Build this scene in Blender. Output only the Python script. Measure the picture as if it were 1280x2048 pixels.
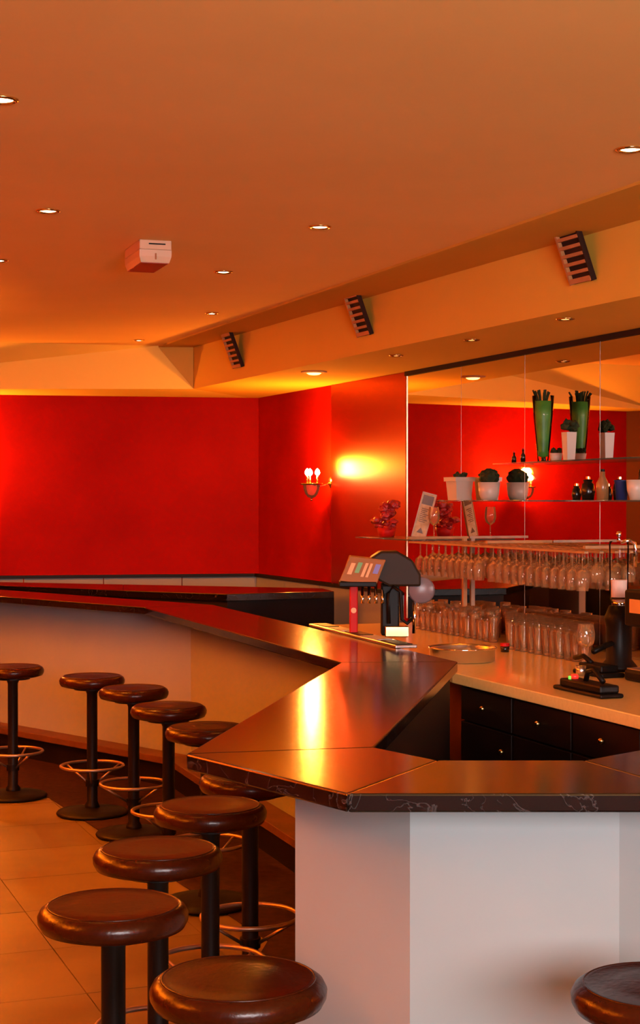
import bpy, bmesh, math, random
from mathutils import Vector, Matrix
random.seed(7)
for o in list(bpy.data.objects): bpy.data.objects.remove(o)
S = bpy.context.scene
COL = S.collection
PI = math.pi

# ------------------------------------------------------------ camera, world, light, exposure
EYE = 1.74
cam = bpy.data.cameras.new('camera'); co = bpy.data.objects.new('camera', cam); COL.objects.link(co)
co.location = (0, 0, EYE); cam.sensor_fit = 'VERTICAL'; cam.sensor_height = 36.0
cam.lens = 3200 / 2048 * 36; co.rotation_euler = (PI / 2 - math.atan(23 / 3200), 0, 0)
cam.clip_start = 0.05; S.camera = co
w = bpy.data.worlds.new('world'); S.world = w; w.use_nodes = True
w.node_tree.nodes['Background'].inputs[0].default_value = (1, .45, .2, 1)
w.node_tree.nodes['Background'].inputs[1].default_value = 0.0
S.view_settings.view_transform = 'Standard'; S.view_settings.look = 'None'
S.view_settings.gamma = 1; S.view_settings.use_curve_mapping = False
S.view_settings.exposure = 0.0
WARM = (1.0, .27, .015)
DAY_W, SPOT_W, SCONCE_W = 148, 28, 82
# daylight entering through the window behind the photographer
al = bpy.data.lights.new('daylight', 'AREA'); al.shape = 'RECTANGLE'; al.size = 2.6; al.size_y = 1.2
al.energy = DAY_W; al.color = (.95, .86, .86)
ao = bpy.data.objects.new('daylight', al); COL.objects.link(ao)
ao.location = (1.4, -1.35, 2.0); ao.rotation_euler = (PI / 2 - .50, 0, 0); al.spread = 1.6

# added fill light at the window, tilted up to brighten the near ceiling
al2 = bpy.data.lights.new('near_ceiling_fill', 'AREA'); al2.shape = 'RECTANGLE'; al2.size = 2.6; al2.size_y = 1.0
al2.energy = 150; al2.color = (1, .84, .86); al2.spread = 1.9
ao2 = bpy.data.objects.new('near_ceiling_fill', al2); COL.objects.link(ao2)
ao2.location = (1.4, -1.33, 1.9); ao2.rotation_euler = (PI / 2 + .55, 0, .1)

# ------------------------------------------------------------ materials
def mat(name, col, rough=.5, metal=0, noise=None, bump=0, scale=20, emis=None, estr=0, spec=None, coat=0):
    m = bpy.data.materials.new(name); m.use_nodes = True
    nt = m.node_tree; b = nt.nodes['Principled BSDF']
    b.inputs['Base Color'].default_value = (*col, 1); b.inputs['Roughness'].default_value = rough
    b.inputs['Metallic'].default_value = metal
    if spec is None and not metal and rough >= .55: spec = .08
    if spec is not None: b.inputs['Specular IOR Level'].default_value = spec
    if coat: b.inputs['Coat Weight'].default_value = coat; b.inputs['Coat Roughness'].default_value = .1
    if emis: b.inputs['Emission Color'].default_value = (*emis, 1); b.inputs['Emission Strength'].default_value = estr
    if noise or bump:
        tc = nt.nodes.new('ShaderNodeTexCoord')
        n = nt.nodes.new('ShaderNodeTexNoise'); n.inputs['Scale'].default_value = scale; n.inputs['Detail'].default_value = 6
        nt.links.new(tc.outputs['Object'], n.inputs['Vector'])
        if noise:
            r = nt.nodes.new('ShaderNodeValToRGB'); r.color_ramp.elements[0].position = .3; r.color_ramp.elements[1].position = .7
            r.color_ramp.elements[0].color = (*noise, 1); r.color_ramp.elements[1].color = (*col, 1)
            nt.links.new(n.outputs[0], r.inputs[0]); nt.links.new(r.outputs[0], b.inputs['Base Color'])
        if bump:
            bp = nt.nodes.new('ShaderNodeBump'); bp.inputs['Strength'].default_value = bump; bp.inputs['Distance'].default_value = .01
            nt.links.new(n.outputs[0], bp.inputs['Height']); nt.links.new(bp.outputs[0], b.inputs['Normal'])
    return m

def glass_mat(name, tint=(1, 1, 1), body=.0, rough=.03, bodycol=(.8, .8, .8), fb=.35):
    m = bpy.data.materials.new(name); m.use_nodes = True; nt = m.node_tree; nt.nodes.clear()
    out = nt.nodes.new('ShaderNodeOutputMaterial'); tr = nt.nodes.new('ShaderNodeBsdfTransparent')
    gl = nt.nodes.new('ShaderNodeBsdfGlossy'); mx = nt.nodes.new('ShaderNodeMixShader')
    lw = nt.nodes.new('ShaderNodeLayerWeight'); lw.inputs[0].default_value = fb
    tr.inputs[0].default_value = (*tint, 1); gl.inputs['Roughness'].default_value = rough
    nt.links.new(lw.outputs['Fresnel'], mx.inputs[0]); nt.links.new(tr.outputs[0], mx.inputs[1]); nt.links.new(gl.outputs[0], mx.inputs[2])
    last = mx
    if body:
        df = nt.nodes.new('ShaderNodeBsdfDiffuse'); df.inputs[0].default_value = (*bodycol, 1)
        m2 = nt.nodes.new('ShaderNodeMixShader'); m2.inputs[0].default_value = body
        nt.links.new(mx.outputs[0], m2.inputs[1]); nt.links.new(df.outputs[0], m2.inputs[2]); last = m2
    nt.links.new(last.outputs[0], out.inputs[0]); return m

M = {}
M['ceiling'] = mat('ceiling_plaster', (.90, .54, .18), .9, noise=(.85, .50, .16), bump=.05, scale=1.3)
M['border'] = mat('border_darker', (.60, .33, .05), .8)  # darker tone than the ceiling plaster
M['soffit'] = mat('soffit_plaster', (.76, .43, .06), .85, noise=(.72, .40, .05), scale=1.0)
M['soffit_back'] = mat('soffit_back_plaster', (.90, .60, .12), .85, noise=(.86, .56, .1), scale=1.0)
M['red'] = mat('red_wall', (.29, .0035, .0006), .6, spec=.03, noise=(.21, .002, .0005), bump=.08, scale=1.6)
M['copper'] = mat('red_lacquered_panel', (.36, .014, .002), .31, metal=.85)
M['brown'] = mat('dark_brown_wall', (.10, .03, .012), .6)
M['cream'] = mat('cream_panel', (.235, .262, .264), .6, noise=(.222, .248, .249), scale=2.2)
M['granite'] = None
M['ledge'] = mat('brown_ledge', (.12, .04, .012), .5, noise=(.06, .02, .006), scale=8)
M['black'] = mat('black_laminate', (.005, .003, .002), .5, spec=.15)
M['cabinet'] = mat('dark_cabinet', (.014, .004, .002), .5, spec=.15, noise=(.010, .004, .003), scale=9)
M['worktop'] = mat('cream_worktop', (.84, .60, .20), .16, noise=(.78, .54, .17), scale=60)
M['grout'] = mat('grout', (.16, .11, .06), .8)
M['floor_shade'] = mat('painted_floor_shade', (.035, .012, .006), .8, spec=.1, noise=(.012, .004, .002), scale=25)  # dark tone in place of shade on the floor by the bar
M['leather'] = mat('brown_leather', (.032, .005, .0008), .25, bump=.10, scale=70, noise=(.024, .0035, .0006), spec=.2)
M['blackmetal'] = mat('black_painted_steel', (.005, .003, .002), .45, spec=.12)
M['ringmetal'] = mat('worn_steel', (.40, .26, .18), .38, metal=.9)
M['chrome'] = mat('chrome', (.85, .85, .88), .08, metal=1)
M['steel'] = mat('brushed_steel', (.62, .58, .55), .28, metal=1)
M['brass'] = mat('brass', (.85, .55, .22), .22, metal=1)
M['alu'] = mat('aluminium_strip', (.7, .5, .35), .35, metal=.9)
M['joint'] = mat('joint_strip', (.35, .28, .22), .4, metal=.6)
M['mirror'] = mat('mirror', (.80, .72, .68), .012, metal=1)
M['white'] = mat('white_ceramic', (.52, .44, .36), .35)
M['plant'] = mat('dark_foliage', (.035, .045, .018), .7, noise=(.015, .02, .008), scale=40)
M['greenglass'] = mat('green_filling', (.09, .28, .03), .45, noise=(.04, .16, .02), scale=14)
M['redflower'] = mat('red_petals', (.45, .01, .008), .5, noise=(.22, .005, .004), scale=30)
M['woodrack'] = mat('rack_wood', (.45, .24, .09), .4, noise=(.32, .15, .05), scale=12)
M['speaker'] = mat('louvre_wood', (.50, .22, .08), .6, noise=(.42, .17, .06), scale=12)
M['speaker_dark'] = mat('louvre_dark', (.03, .012, .008), .7)
M['boxwhite'] = mat('fixture_white', (.66, .42, .25), .45)
M['boxred'] = mat('fixture_red_lens', (.40, .04, .01), .35)
M['lens'] = mat('lamp_lens', (1, 1, 1), .5, emis=(1, .72, .38), estr=30)
M['lens_dim'] = mat('lamp_lens_dim', (1, 1, 1), .5, emis=(1, .50, .12), estr=5)
M['bulb'] = mat('bulb', (1, 1, 1), .5, emis=(1, .62, .22), estr=170)
M['wine'] = glass_mat('wine_glass', (.98, .95, .92), .13, .05, (.9, .5, .22))  # warm diffuse body put in for orange surroundings seen through the glass
M['clear'] = glass_mat('clear_glass', (.97, .98, .96), .0, .03, fb=.15)
M['shelfglass'] = glass_mat('shelf_glass', (.80, .92, .86), .10, .05, (.5, .7, .6))
M['amberglass'] = glass_mat('sconce_glass', (1, .85, .6), .12, .1, (.9, .7, .4))
M['blue'] = mat('blue_plastic', (.01, .025, .12), .4)
M['darkobj'] = mat('dark_glazed', (.012, .006, .004), .25)
M['amberobj'] = mat('amber_bottle', (.30, .14, .05), .25)
M['label'] = mat('paper_label', (.75, .55, .48), .7)
M['card'] = mat('printed_card', (.42, .28, .14), .6, noise=(.58, .44, .28), scale=30)
M['carddark'] = mat('card_print_dark', (.10, .06, .035), .5)
M['tapface'] = mat('tap_face', (.28, .11, .03), .55, spec=.2)
M['taphead'] = mat('tap_housing', (.022, .011, .004), .5, spec=.15)
M['tapgreen'] = mat('badge_green', (.10, .28, .06), .4)
M['tapblue'] = mat('badge_blue', (.12, .10, .40), .4)
M['taporange'] = mat('badge_orange', (.70, .28, .06), .4)
M['redcol'] = mat('red_column', (.45, .006, .004), .55, spec=.2)
M['greyplastic'] = mat('grey_disc', (.16, .12, .13), .35)
M['mat'] = mat('dark_floor_sheet', (.008, .007, .007), .8)  # near-black tone for the shaded serving-side floor
M['ledred'] = mat('led_red', (.6, .01, .01), .4, emis=(1, .05, .02), estr=.6)
M['ledgreen'] = mat('led_green', (.05, .5, .05), .4, emis=(.3, 1, .1), estr=.8)
M['towel'] = mat('bar_mat_paper', (.45, .47, .50), .5, noise=(.16, .17, .22), scale=14)
M['winframe'] = mat('window_frame', (.7, .68, .64), .5)

def granite():
    m = mat('black_granite', (.015, .011, .010), .15); nt = m.node_tree; b = nt.nodes['Principled BSDF']
    tc = nt.nodes.new('ShaderNodeTexCoord'); n = nt.nodes.new('ShaderNodeTexNoise'); n.inputs['Scale'].default_value = 5
    n.inputs['Detail'].default_value = 8; n.inputs['Distortion'].default_value = 2.2
    r = nt.nodes.new('ShaderNodeValToRGB'); e = r.color_ramp.elements
    e[0].position = .492; e[0].color = (.006, .003, .002, 1); e[1].position = .508; e[1].color = (.006, .003, .002, 1)
    q = e.new(.50); q.color = (.04, .032, .03, 1)
    nt.links.new(tc.outputs['Object'], n.inputs['Vector']); nt.links.new(n.outputs[0], r.inputs[0]); nt.links.new(r.outputs[0], b.inputs['Base Color'])
    b.inputs['IOR'].default_value = 1.55
    return m
M['granite'] = granite()
def tile_mat():
    m = mat('floor_tile', (.42, .33, .22), .4, spec=.3); nt = m.node_tree; b = nt.nodes['Principled BSDF']
    geo = nt.nodes.new('ShaderNodeNewGeometry'); n = nt.nodes.new('ShaderNodeTexNoise'); n.inputs['Scale'].default_value = 1.7
    n.inputs['Detail'].default_value = 7
    oi = nt.nodes.new('ShaderNodeObjectInfo')
    r = nt.nodes.new('ShaderNodeValToRGB'); e = r.color_ramp.elements
    e[0].position = .32; e[0].color = (.075, .045, .012, 1); e[1].position = .66; e[1].color = (.15, .105, .028, 1)
    mx = nt.nodes.new('ShaderNodeMath'); mx.operation = 'MULTIPLY_ADD'; mx.inputs[1].default_value = .10
    nt.links.new(geo.outputs['Position'], n.inputs['Vector']); nt.links.new(oi.outputs['Random'], mx.inputs[0])
    nt.links.new(n.outputs[0], mx.inputs[2]); nt.links.new(mx.outputs[0], r.inputs[0]); nt.links.new(r.outputs[0], b.inputs['Base Color'])
    return m
M['tile'] = tile_mat()

# ------------------------------------------------------------ helpers
def tag(o, label=None, cat=None, group=None, kind=None):
    if label: o['label'] = label
    if cat: o['category'] = cat
    if group: o['group'] = group
    if kind: o['kind'] = kind
    return o
def empty(name, loc=(0, 0, 0), rz=0, parent=None):
    o = bpy.data.objects.new(name, None); COL.objects.link(o); o.location = loc; o.rotation_euler = (0, 0, rz); o.empty_display_size = .05
    if parent: o.parent = parent
    return o
def thing(name, label, cat, loc=(0, 0, 0), rz=0, group=None):
    return tag(empty(name, loc, rz), label, cat, group)
def link(name, bm, m, parent=None, smooth=False, bevel=0):
    bmesh.ops.recalc_face_normals(bm, faces=bm.faces)
    me = bpy.data.meshes.new(name); bm.to_mesh(me); bm.free(); me.materials.append(M[m] if isinstance(m, str) else m)
    if smooth:
        for p in me.polygons: p.use_smooth = True
    o = bpy.data.objects.new(name, me); COL.objects.link(o)
    if parent: o.parent = parent
    if bevel:
        b = o.modifiers.new('bevel', 'BEVEL'); b.width = bevel; b.segments = 2; b.limit_method = 'ANGLE'
    if smooth == 'auto':
        pass
    return o
def prism(bm, pts, z0, z1):
    lo = [bm.verts.new((p[0], p[1], z0)) for p in pts]; hi = [bm.verts.new((p[0], p[1], z1)) for p in pts]
    bm.faces.new(lo[::-1]); bm.faces.new(hi); n = len(pts)
    for i in range(n): bm.faces.new((lo[i], lo[(i + 1) % n], hi[(i + 1) % n], hi[i]))
def box(bm, x0, x1, y0, y1, z0, z1, mtx=None):
    vs = [Vector((x, y, z)) for z in (z0, z1) for x, y in ((x0, y0), (x1, y0), (x1, y1), (x0, y1))]
    if mtx: vs = [mtx @ v for v in vs]
    v = [bm.verts.new(p) for p in vs]
    for f in ((0, 3, 2, 1), (4, 5, 6, 7), (0, 1, 5, 4), (1, 2, 6, 5), (2, 3, 7, 6), (3, 0, 4, 7)): bm.faces.new([v[i] for i in f])
def lathe(bm, prof, seg=32, mtx=None, a0=0, closed=True):
    rings = []
    for r, z in prof:
        if r < 1e-6:
            p = Vector((0, 0, z)); rings.append([bm.verts.new(mtx @ p if mtx else p)])
        else:
            ring = []
            for i in range(seg):
                a = 2 * PI * i / seg + a0; p = Vector((r * math.cos(a), r * math.sin(a), z)); ring.append(bm.verts.new(mtx @ p if mtx else p))
            rings.append(ring)
    for A, B in zip(rings, rings[1:]):
        for i in range(seg):
            j = (i + 1) % seg
            if len(A) == 1 and len(B) == 1: continue
            if len(A) == 1: bm.faces.new((A[0], B[i], B[j]))
            elif len(B) == 1: bm.faces.new((A[i], A[j], B[0]))
            else: bm.faces.new((A[i], A[j], B[j], B[i]))
def tube(bm, pts, r, seg=10, closed=False):
    pts = [Vector(p) for p in pts]; n = len(pts); rings = []
    for i, p in enumerate(pts):
        if closed: d = pts[(i + 1) % n] - pts[i - 1]
        else: d = pts[min(i + 1, n - 1)] - pts[max(i - 1, 0)]
        d.normalize(); up = Vector((0, 0, 1)) if abs(d.z) < .95 else Vector((1, 0, 0))
        a = d.cross(up).normalized(); b = d.cross(a)
        rings.append([bm.verts.new(p + a * r * math.cos(2 * PI * k / seg) + b * r * math.sin(2 * PI * k / seg)) for k in range(seg)])
    m = n if closed else n - 1
    for i in range(m):
        A, B = rings[i], rings[(i + 1) % n]
        for k in range(seg): bm.faces.new((A[k], A[(k + 1) % seg], B[(k + 1) % seg], B[k]))
    if not closed: bm.faces.new(rings[0][::-1]); bm.faces.new(rings[-1])
def circ(r, z, n=32, cx=0, cy=0): return [(cx + r * math.cos(2 * PI * i / n), cy + r * math.sin(2 * PI * i / n), z) for i in range(n)]
def blob(bm, c, r, sub=2, jit=.15, sq=(1, 1, 1)):
    ret = bmesh.ops.create_icosphere(bm, subdivisions=sub, radius=r)
    for v in ret['verts']:
        v.co *= 1 + random.uniform(-jit, jit); v.co = Vector((v.co.x * sq[0], v.co.y * sq[1], v.co.z * sq[2])) + Vector(c)
def B(): return bmesh.new()
def copy_tree(o, parent=None):
    c = o.copy(); COL.objects.link(c); c.parent = parent
    for ch in list(o.children): copy_tree(ch, c)
    return c

# ------------------------------------------------------------ walls geometry (plan)
HC = EYE + 1.198      # ceiling
HS = EYE + .865       # soffit underside
CORNER = Vector((-.519, 13.5)); P0 = Vector((.59, 10.75))
U = Vector((.378, -1)).normalized(); N = Vector((-U.y, U.x))          # N points into the wall
if N.x < 0: N = -N
D = P0.dot(N)
def W(s, off, z=None):
    p = P0 + U * s - N * off
    return (p.x, p.y) if z is None else (p.x, p.y, z)
def on_wall(px, off):
    k = (px - 640) / 3200; y = (D - off) / (k * N.x + N.y); return (k * y, y)
def s_of(px, off=0):
    p = Vector(on_wall(px, off)); return (p - P0).dot(U)
WALLANG = math.atan2(U.y, U.x)     # rotation so that local +x runs along the mirror wall towards the camera
def back_y(x): return 13.5 + .19 * (x + .519)

# ------------------------------------------------------------ the setting
XL = -4.35
MW_END = W(14.6, 0)
fl = B(); prism(fl, [(-4.6, -3.2), (6.3, -3.2), (6.3, 14.2), (-4.6, 14.2)], -.12, -.012)
floor = tag(link('floor', fl, 'grout'), kind='structure')
U2 = U; V2 = N
# tile grid aligned with the mirror wall
TS = .6
org = Vector((-1.46, 7.32))
tile_bm = B(); box(tile_bm, 0.0018, TS - .0018, .0018, TS - .0018, -.012, 0.0)
tile_me = bpy.data.meshes.new('tile'); bmesh.ops.recalc_face_normals(tile_bm, faces=tile_bm.faces); tile_bm.to_mesh(tile_me); tile_bm.free(); tile_me.materials.append(M['tile'])
ang = WALLANG
def in_tile_zone(p): return -3.6 < p.x < 1.2 and 3.2 < p.y < 11.6 and p.x > -.30 * p.y - .6 and p.x < .25 * p.y + .2 - max(0, p.y - 5) * .25
nt_ = 0
for i in range(-16, 17):
    for j in range(-12, 12):
        p = org + U * (i * TS) - N * (j * TS)
        c = p + U * TS / 2 - N * TS / 2
        if in_tile_zone(c) and nt_ < 296:
            o = bpy.data.objects.new('tile', tile_me); COL.objects.link(o); o.parent = floor
            o.location = (p.x, p.y, random.uniform(-.0008, .0008)); o.rotation_euler = (0, 0, ang - PI / 2 + 0)
            # local x -> -N direction, local y -> U
            o.matrix_local = Matrix(((-N.x, U.x, 0, p.x), (-N.y, U.y, 0, p.y), (0, 0, 1, random.uniform(-.0008, .0008)), (0, 0, 0, 1)))
            nt_ += 1
rest = B()
for i in range(-26, 34):
    for j in range(-26, 26):
        p = org + U * (i * TS) - N * (j * TS); c = p + U * TS / 2 - N * TS / 2
        if in_tile_zone(c): continue
        if not (-4.6 < c.x < 6.0 and -3 < c.y < 14): continue
        g = .003; q = [p + U * g - N * g, p + U * (TS - g) - N * g, p + U * (TS - g) - N * (TS - g), p + U * g - N * (TS - g)]
        prism(rest, [(a.x, a.y) for a in q], -.012, 0)
tag(link('tile_field', rest, 'tile', floor), kind='stuff')

# walls
def wallseg(name, p, q, z0, z1, m, t=.15, side=1, parent=None):
    p = Vector(p); q = Vector(q); d = (q - p).normalized(); n = Vector((-d.y, d.x)) * side * t
    b = B(); prism(b, [tuple(p), tuple(q), tuple(q + n), tuple(p + n)], z0, z1); return link(name, b, m, parent)
wb = wallseg('wall_back', (XL, back_y(XL)), CORNER, 0, HC, 'red', side=1); tag(wb, kind='structure')
wr = wallseg('wall_right', CORNER, P0, 0, HC, 'red', side=1); tag(wr, kind='structure')
wm = wallseg('wall_mirror', W(0, -.02), W(14.6, -.02), 0, HC, 'brown', side=1); tag(wm, kind='structure')
wl = wallseg('wall_left', (XL, -3), (XL, 13), 0, HC, 'brown', side=1); tag(wl, kind='structure')
# rear wall with the window the daylight enters by
wn = B(); box(wn, -4.5, -.6, -1.65, -1.5, 0, HC); box(wn, 2.8, 6.4, -1.65, -1.5, 0, HC); box(wn, -.6, 2.8, -1.65, -1.5, 0, 1.35); box(wn, -.6, 2.8, -1.65, -1.5, 2.65, HC)
tag(link('wall_front', wn, 'red'), kind='structure')
wf = B()
for a in ((-.6, -.54), (1.07, 1.13), (2.74, 2.8)): box(wf, a[0], a[1], -1.6, -1.52, 1.35, 2.65)
for a in ((1.35, 1.41), (2.59, 2.65)): box(wf, -.6, 2.8, -1.6, -1.52, a[0], a[1])
win = tag(link('window_1', wf, 'winframe'), kind='structure')
for x0 in (-.54, 1.13):
    g = B(); box(g, x0, x0 + 1.61, -1.57, -1.56, 1.41, 2.59); link('pane', g, 'clear', win)

# polished red panel on the right wall between sconce and mirror
dW = (P0 - CORNER).normalized(); nW = Vector((-dW.y, dW.x));
if nW.x > 0: nW = -nW            # into the room
def RW(y, off=0):                # point on the right wall at depth y, off metres into the room
    t = (y - CORNER.y) / dW.y; p = CORNER + dW * t + nW * off; return p
a = RW(11.98); b_ = RW(10.76)
pb = B(); prism(pb, [tuple(a), tuple(b_), tuple(b_ + nW * .012), tuple(a + nW * .012)], 1.12, HS - .002)
link('polished_panel', pb, 'copper', wr)
# wainscot of cream panels with a dark cap
def wains(p, q, n, wall, cnt):
    p = Vector(p); q = Vector(q); L = (q - p) / cnt
    for i in range(cnt):
        b = B(); e = L.normalized() * .004; s0 = p + L * i + e; s1 = p + L * (i + 1) - e
        prism(b, [tuple(s0), tuple(s1), tuple(s1 + n * .03), tuple(s0 + n * .03)], 0, 1.10); link('wainscot_panel', b, 'cream', wall)
    b = B(); prism(b, [tuple(p), tuple(q), tuple(q + n * .05), tuple(p + n * .05)], 1.10, 1.125); link('wainscot_cap', b, 'black', wall)
dB = (CORNER - Vector((XL, back_y(XL)))).normalized(); nB = Vector((dB.y, -dB.x))
wains((XL, back_y(XL)), CORNER, nB, wb, 6)
wains(CORNER + nW * 0, RW(10.8), nW, wr, 4)

# ceiling
cb = B(); prism(cb, [(-4.6, -3.2), (6.4, -3.2), (6.4, 14.2), (-4.6, 14.2)], HC, HC + .1)
ceil = tag(link('ceiling', cb, 'ceiling'), kind='structure')
FU = Vector((.414, -1)).normalized(); C0 = Vector((-.981, 12.41)); FN = Vector((FU.y, -FU.x))   # soffit face line
if FN.x > 0: FN = -FN
def F(s, off=0): p = C0 + FU * s + FN * off; return (p.x, p.y)
sb = B()
far = F(16.5)
wp = [(-.6, 13.485), tuple(CORNER), tuple(P0)] + [W(s_, 0) for s_ in (2, 4, 7, 10, 14.6)]
fp = [tuple(C0), F(.6), F(2.2), F(4.3), F(6.3), F(9.3), F(12.3), F(16.6)]
for z_, rv in ((HS, 1), (HC + .02, 0)):
    for i in range(7):
        q = [sb.verts.new((*t_, z_)) for t_ in (fp[i], fp[i + 1], wp[i + 1], wp[i])]; sb.faces.new(q)
for i in range(7):
    for P_ in (fp, wp):
        q = [sb.verts.new(t_) for t_ in ((*P_[i], HS), (*P_[i + 1], HS), (*P_[i + 1], HC + .02), (*P_[i], HC + .02))]; sb.faces.new(q)
bmesh.ops.remove_doubles(sb, verts=sb.verts, dist=.0005)
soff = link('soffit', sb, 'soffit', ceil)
sb2 = B()
v = {}
yb = 12.41; yt = 12.06
def P(x, y, z): return sb2.verts.new((x, y, z))
bl = P(XL, 12.41, HS); bc = P(C0.x, C0.y, HS); tl = P(XL, 11.65, HC + .001); ta = P(-1.249, 12.40, HC + .001); tc_ = P(C0.x, C0.y, HC + .001)
kl = P(XL, 12.9, HS); kr = P(-.6, 13.49, HS); klt = P(XL, 12.9, HC + .001); krt = P(-.6, 13.49, HC + .001)
sb2.faces.new((bl, bc, ta, tl)); sb2.faces.new((bc, tc_, ta)); sb2.faces.new((bl, kl, kr, bc)); sb2.faces.new((tl, ta, tc_, krt, klt))
sb2.faces.new((kl, klt, krt, kr)); sb2.faces.new((bl, tl, klt, kl)); sb2.faces.new((bc, kr, krt, tc_))
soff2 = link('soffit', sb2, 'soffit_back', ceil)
# the corner facet and band between ceiling and soffit face, in a darker tone
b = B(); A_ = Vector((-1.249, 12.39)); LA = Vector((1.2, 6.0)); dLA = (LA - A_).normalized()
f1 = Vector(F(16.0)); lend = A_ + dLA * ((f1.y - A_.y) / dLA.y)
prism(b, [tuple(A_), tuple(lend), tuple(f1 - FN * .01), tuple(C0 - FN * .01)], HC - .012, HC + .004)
link('border_band', b, 'border', ceil)
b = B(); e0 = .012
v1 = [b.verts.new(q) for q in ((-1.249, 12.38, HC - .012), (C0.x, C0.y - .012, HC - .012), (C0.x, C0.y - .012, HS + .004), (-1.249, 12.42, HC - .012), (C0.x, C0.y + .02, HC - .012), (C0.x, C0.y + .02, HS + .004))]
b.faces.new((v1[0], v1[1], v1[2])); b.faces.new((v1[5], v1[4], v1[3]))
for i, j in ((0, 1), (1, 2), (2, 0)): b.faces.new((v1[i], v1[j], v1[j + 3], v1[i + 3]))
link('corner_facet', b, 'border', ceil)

# ------------------------------------------------------------ mirror wall
mw = thing('mirror_wall', 'tall frameless mirror in upright panels above the back bar worktop', 'mirror')
HWt = EYE - .79
PW = .835; MT = HS - .03
for i in range(8):
    b = B(); s0 = i * PW + .0015; s1 = (i + 1) * PW - .0015
    t = (random.uniform(-.0015, .0015))
    prism(b, [W(s0, 0), W(s1, 0), W(s1, .006 + t * .5), W(s0, .006 - t * .5)], HWt, MT)
    link('mirror_panel', b, 'mirror', mw)
    if i:
        b = B(); prism(b, [W(s0 - .0025, 0.0), W(s0 - .0005, 0.0), W(s0 - .0005, .0062), W(s0 - .0025, .0062)], HWt, MT); link('joint_strip', b, 'joint', mw)
b = B(); prism(b, [W(-.006, 0), W(.002, 0), W(.002, .010), W(-.006, .010)], HWt, MT); link('edge_strip', b, 'alu', mw)
b = B(); prism(b, [W(-.012, -.01), W(8 * PW, -.01), W(8 * PW, .02), W(-.012, .02)], MT, HS); link('top_trim', b, 'speaker_dark', mw)

# ------------------------------------------------------------ bar
def offset_poly(pts, w):
    pts = [Vector(p) for p in pts]; out = []
    ns = []
    for a, c in zip(pts, pts[1:]):
        d = (c - a).normalized(); ns.append(Vector((-d.y, d.x)))
    for i, p in enumerate(pts):
        if i == 0: out.append(p + ns[0] * w)
        elif i == len(pts) - 1: out.append(p + ns[-1] * w)
        else:
            n1, n2 = ns[i - 1], ns[i]; det = n1.x * n2.y - n1.y * n2.x
            if abs(det) < 1e-6: out.append(p + n1 * w)
            else: out.append(p + Vector((w * (n2.y - n1.y) / det, w * (n1.x - n2.x) / det)))
    return out
HB = 1.10
f_ = Vector((-2.13, 10.67)); e_ = Vector((-1.047, 9.57)); fe = (f_ - e_).normalized()
O = [e_ + fe * 3.3, e_, Vector((.083, 6.32)), Vector((-.338, 4.04)), Vector((.06, 3.489)), Vector((.83, 3.489)), Vector((1.65, 4.27))]
# the polyline runs far-left -> near -> right: inside is on its left side
I = offset_poly(O, .45); PN = offset_poly(O, .30); PN[3] = Vector((-.064, 4.13)); PI2 = offset_poly(O, .36); PI2[3] = Vector((-.01, 4.15))
LG = offset_poly(O, .14); LG2 = offset_poly(O, .18)
bar = thing('bar_counter', 'long angular bar with polished black stone top and cream front panels', 'bar counter')
for i in range(len(O) - 1):
    g = .0004
    def cut(a, c): d = (c - a).normalized(); return a + d * g, c - d * g
    a, c = cut(O[i], O[i + 1]); d, e = cut(I[i], I[i + 1])
    b = B(); prism(b, [tuple(a), tuple(c), tuple(e), tuple(d)], HB - .042, HB)
    link('countertop_slab', b, 'granite', bar, bevel=.005)
    b = B(); prism(b, [tuple(PN[i]), tuple(PN[i + 1]), tuple(PI2[i + 1]), tuple(PI2[i])], .185, HB - .042)
    link('front_panel', b, 'cream', bar)
    b = B(); prism(b, [tuple(LG[i]), tuple(LG[i + 1]), tuple(PN[i + 1]), tuple(PN[i])], .145, .187)
    link('foot_ledge', b, 'ledge', bar, bevel=.004)
    b = B(); prism(b, [tuple(LG2[i]), tuple(LG2[i + 1]), tuple(PI2[i + 1]), tuple(PI2[i])], 0.001, .145)
    link('plinth', b, 'black', bar)
    I9 = offset_poly(O, .42)
    b = B(); prism(b, [tuple(PI2[i]), tuple(PI2[i + 1]), tuple(I9[i + 1]), tuple(I9[i])], 0.001, HB - .042)
    link('inner_panel', b, 'black', bar)  # black put in to keep the serving side dark
# dark floor strips standing in for the shade of the counter overhang
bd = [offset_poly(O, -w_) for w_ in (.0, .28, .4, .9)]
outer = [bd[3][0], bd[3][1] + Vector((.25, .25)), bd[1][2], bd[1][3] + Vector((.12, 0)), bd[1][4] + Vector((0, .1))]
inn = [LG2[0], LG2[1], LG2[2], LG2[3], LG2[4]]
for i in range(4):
    b = B(); prism(b, [tuple(outer[i]), tuple(outer[i + 1]), tuple(inn[i + 1]), tuple(inn[i])], .001, .004); link('floor_shade_strip', b, 'floor_shade', floor)
# added dark sheet that paints the shaded floor on the serving side
b = B(); prism(b, [tuple(p) for p in (I9[1] + Vector((.1, 0)), I9[2] + Vector((.05, 0)), I9[3] + Vector((.05, 0)), I9[4], I9[5], I9[6], Vector((.9, 5.9)), Vector((.4, 8.5)), Vector((-.2, 10.7)))], .001, .008)
link('dark_floor_sheet', b, 'mat', floor)

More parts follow.
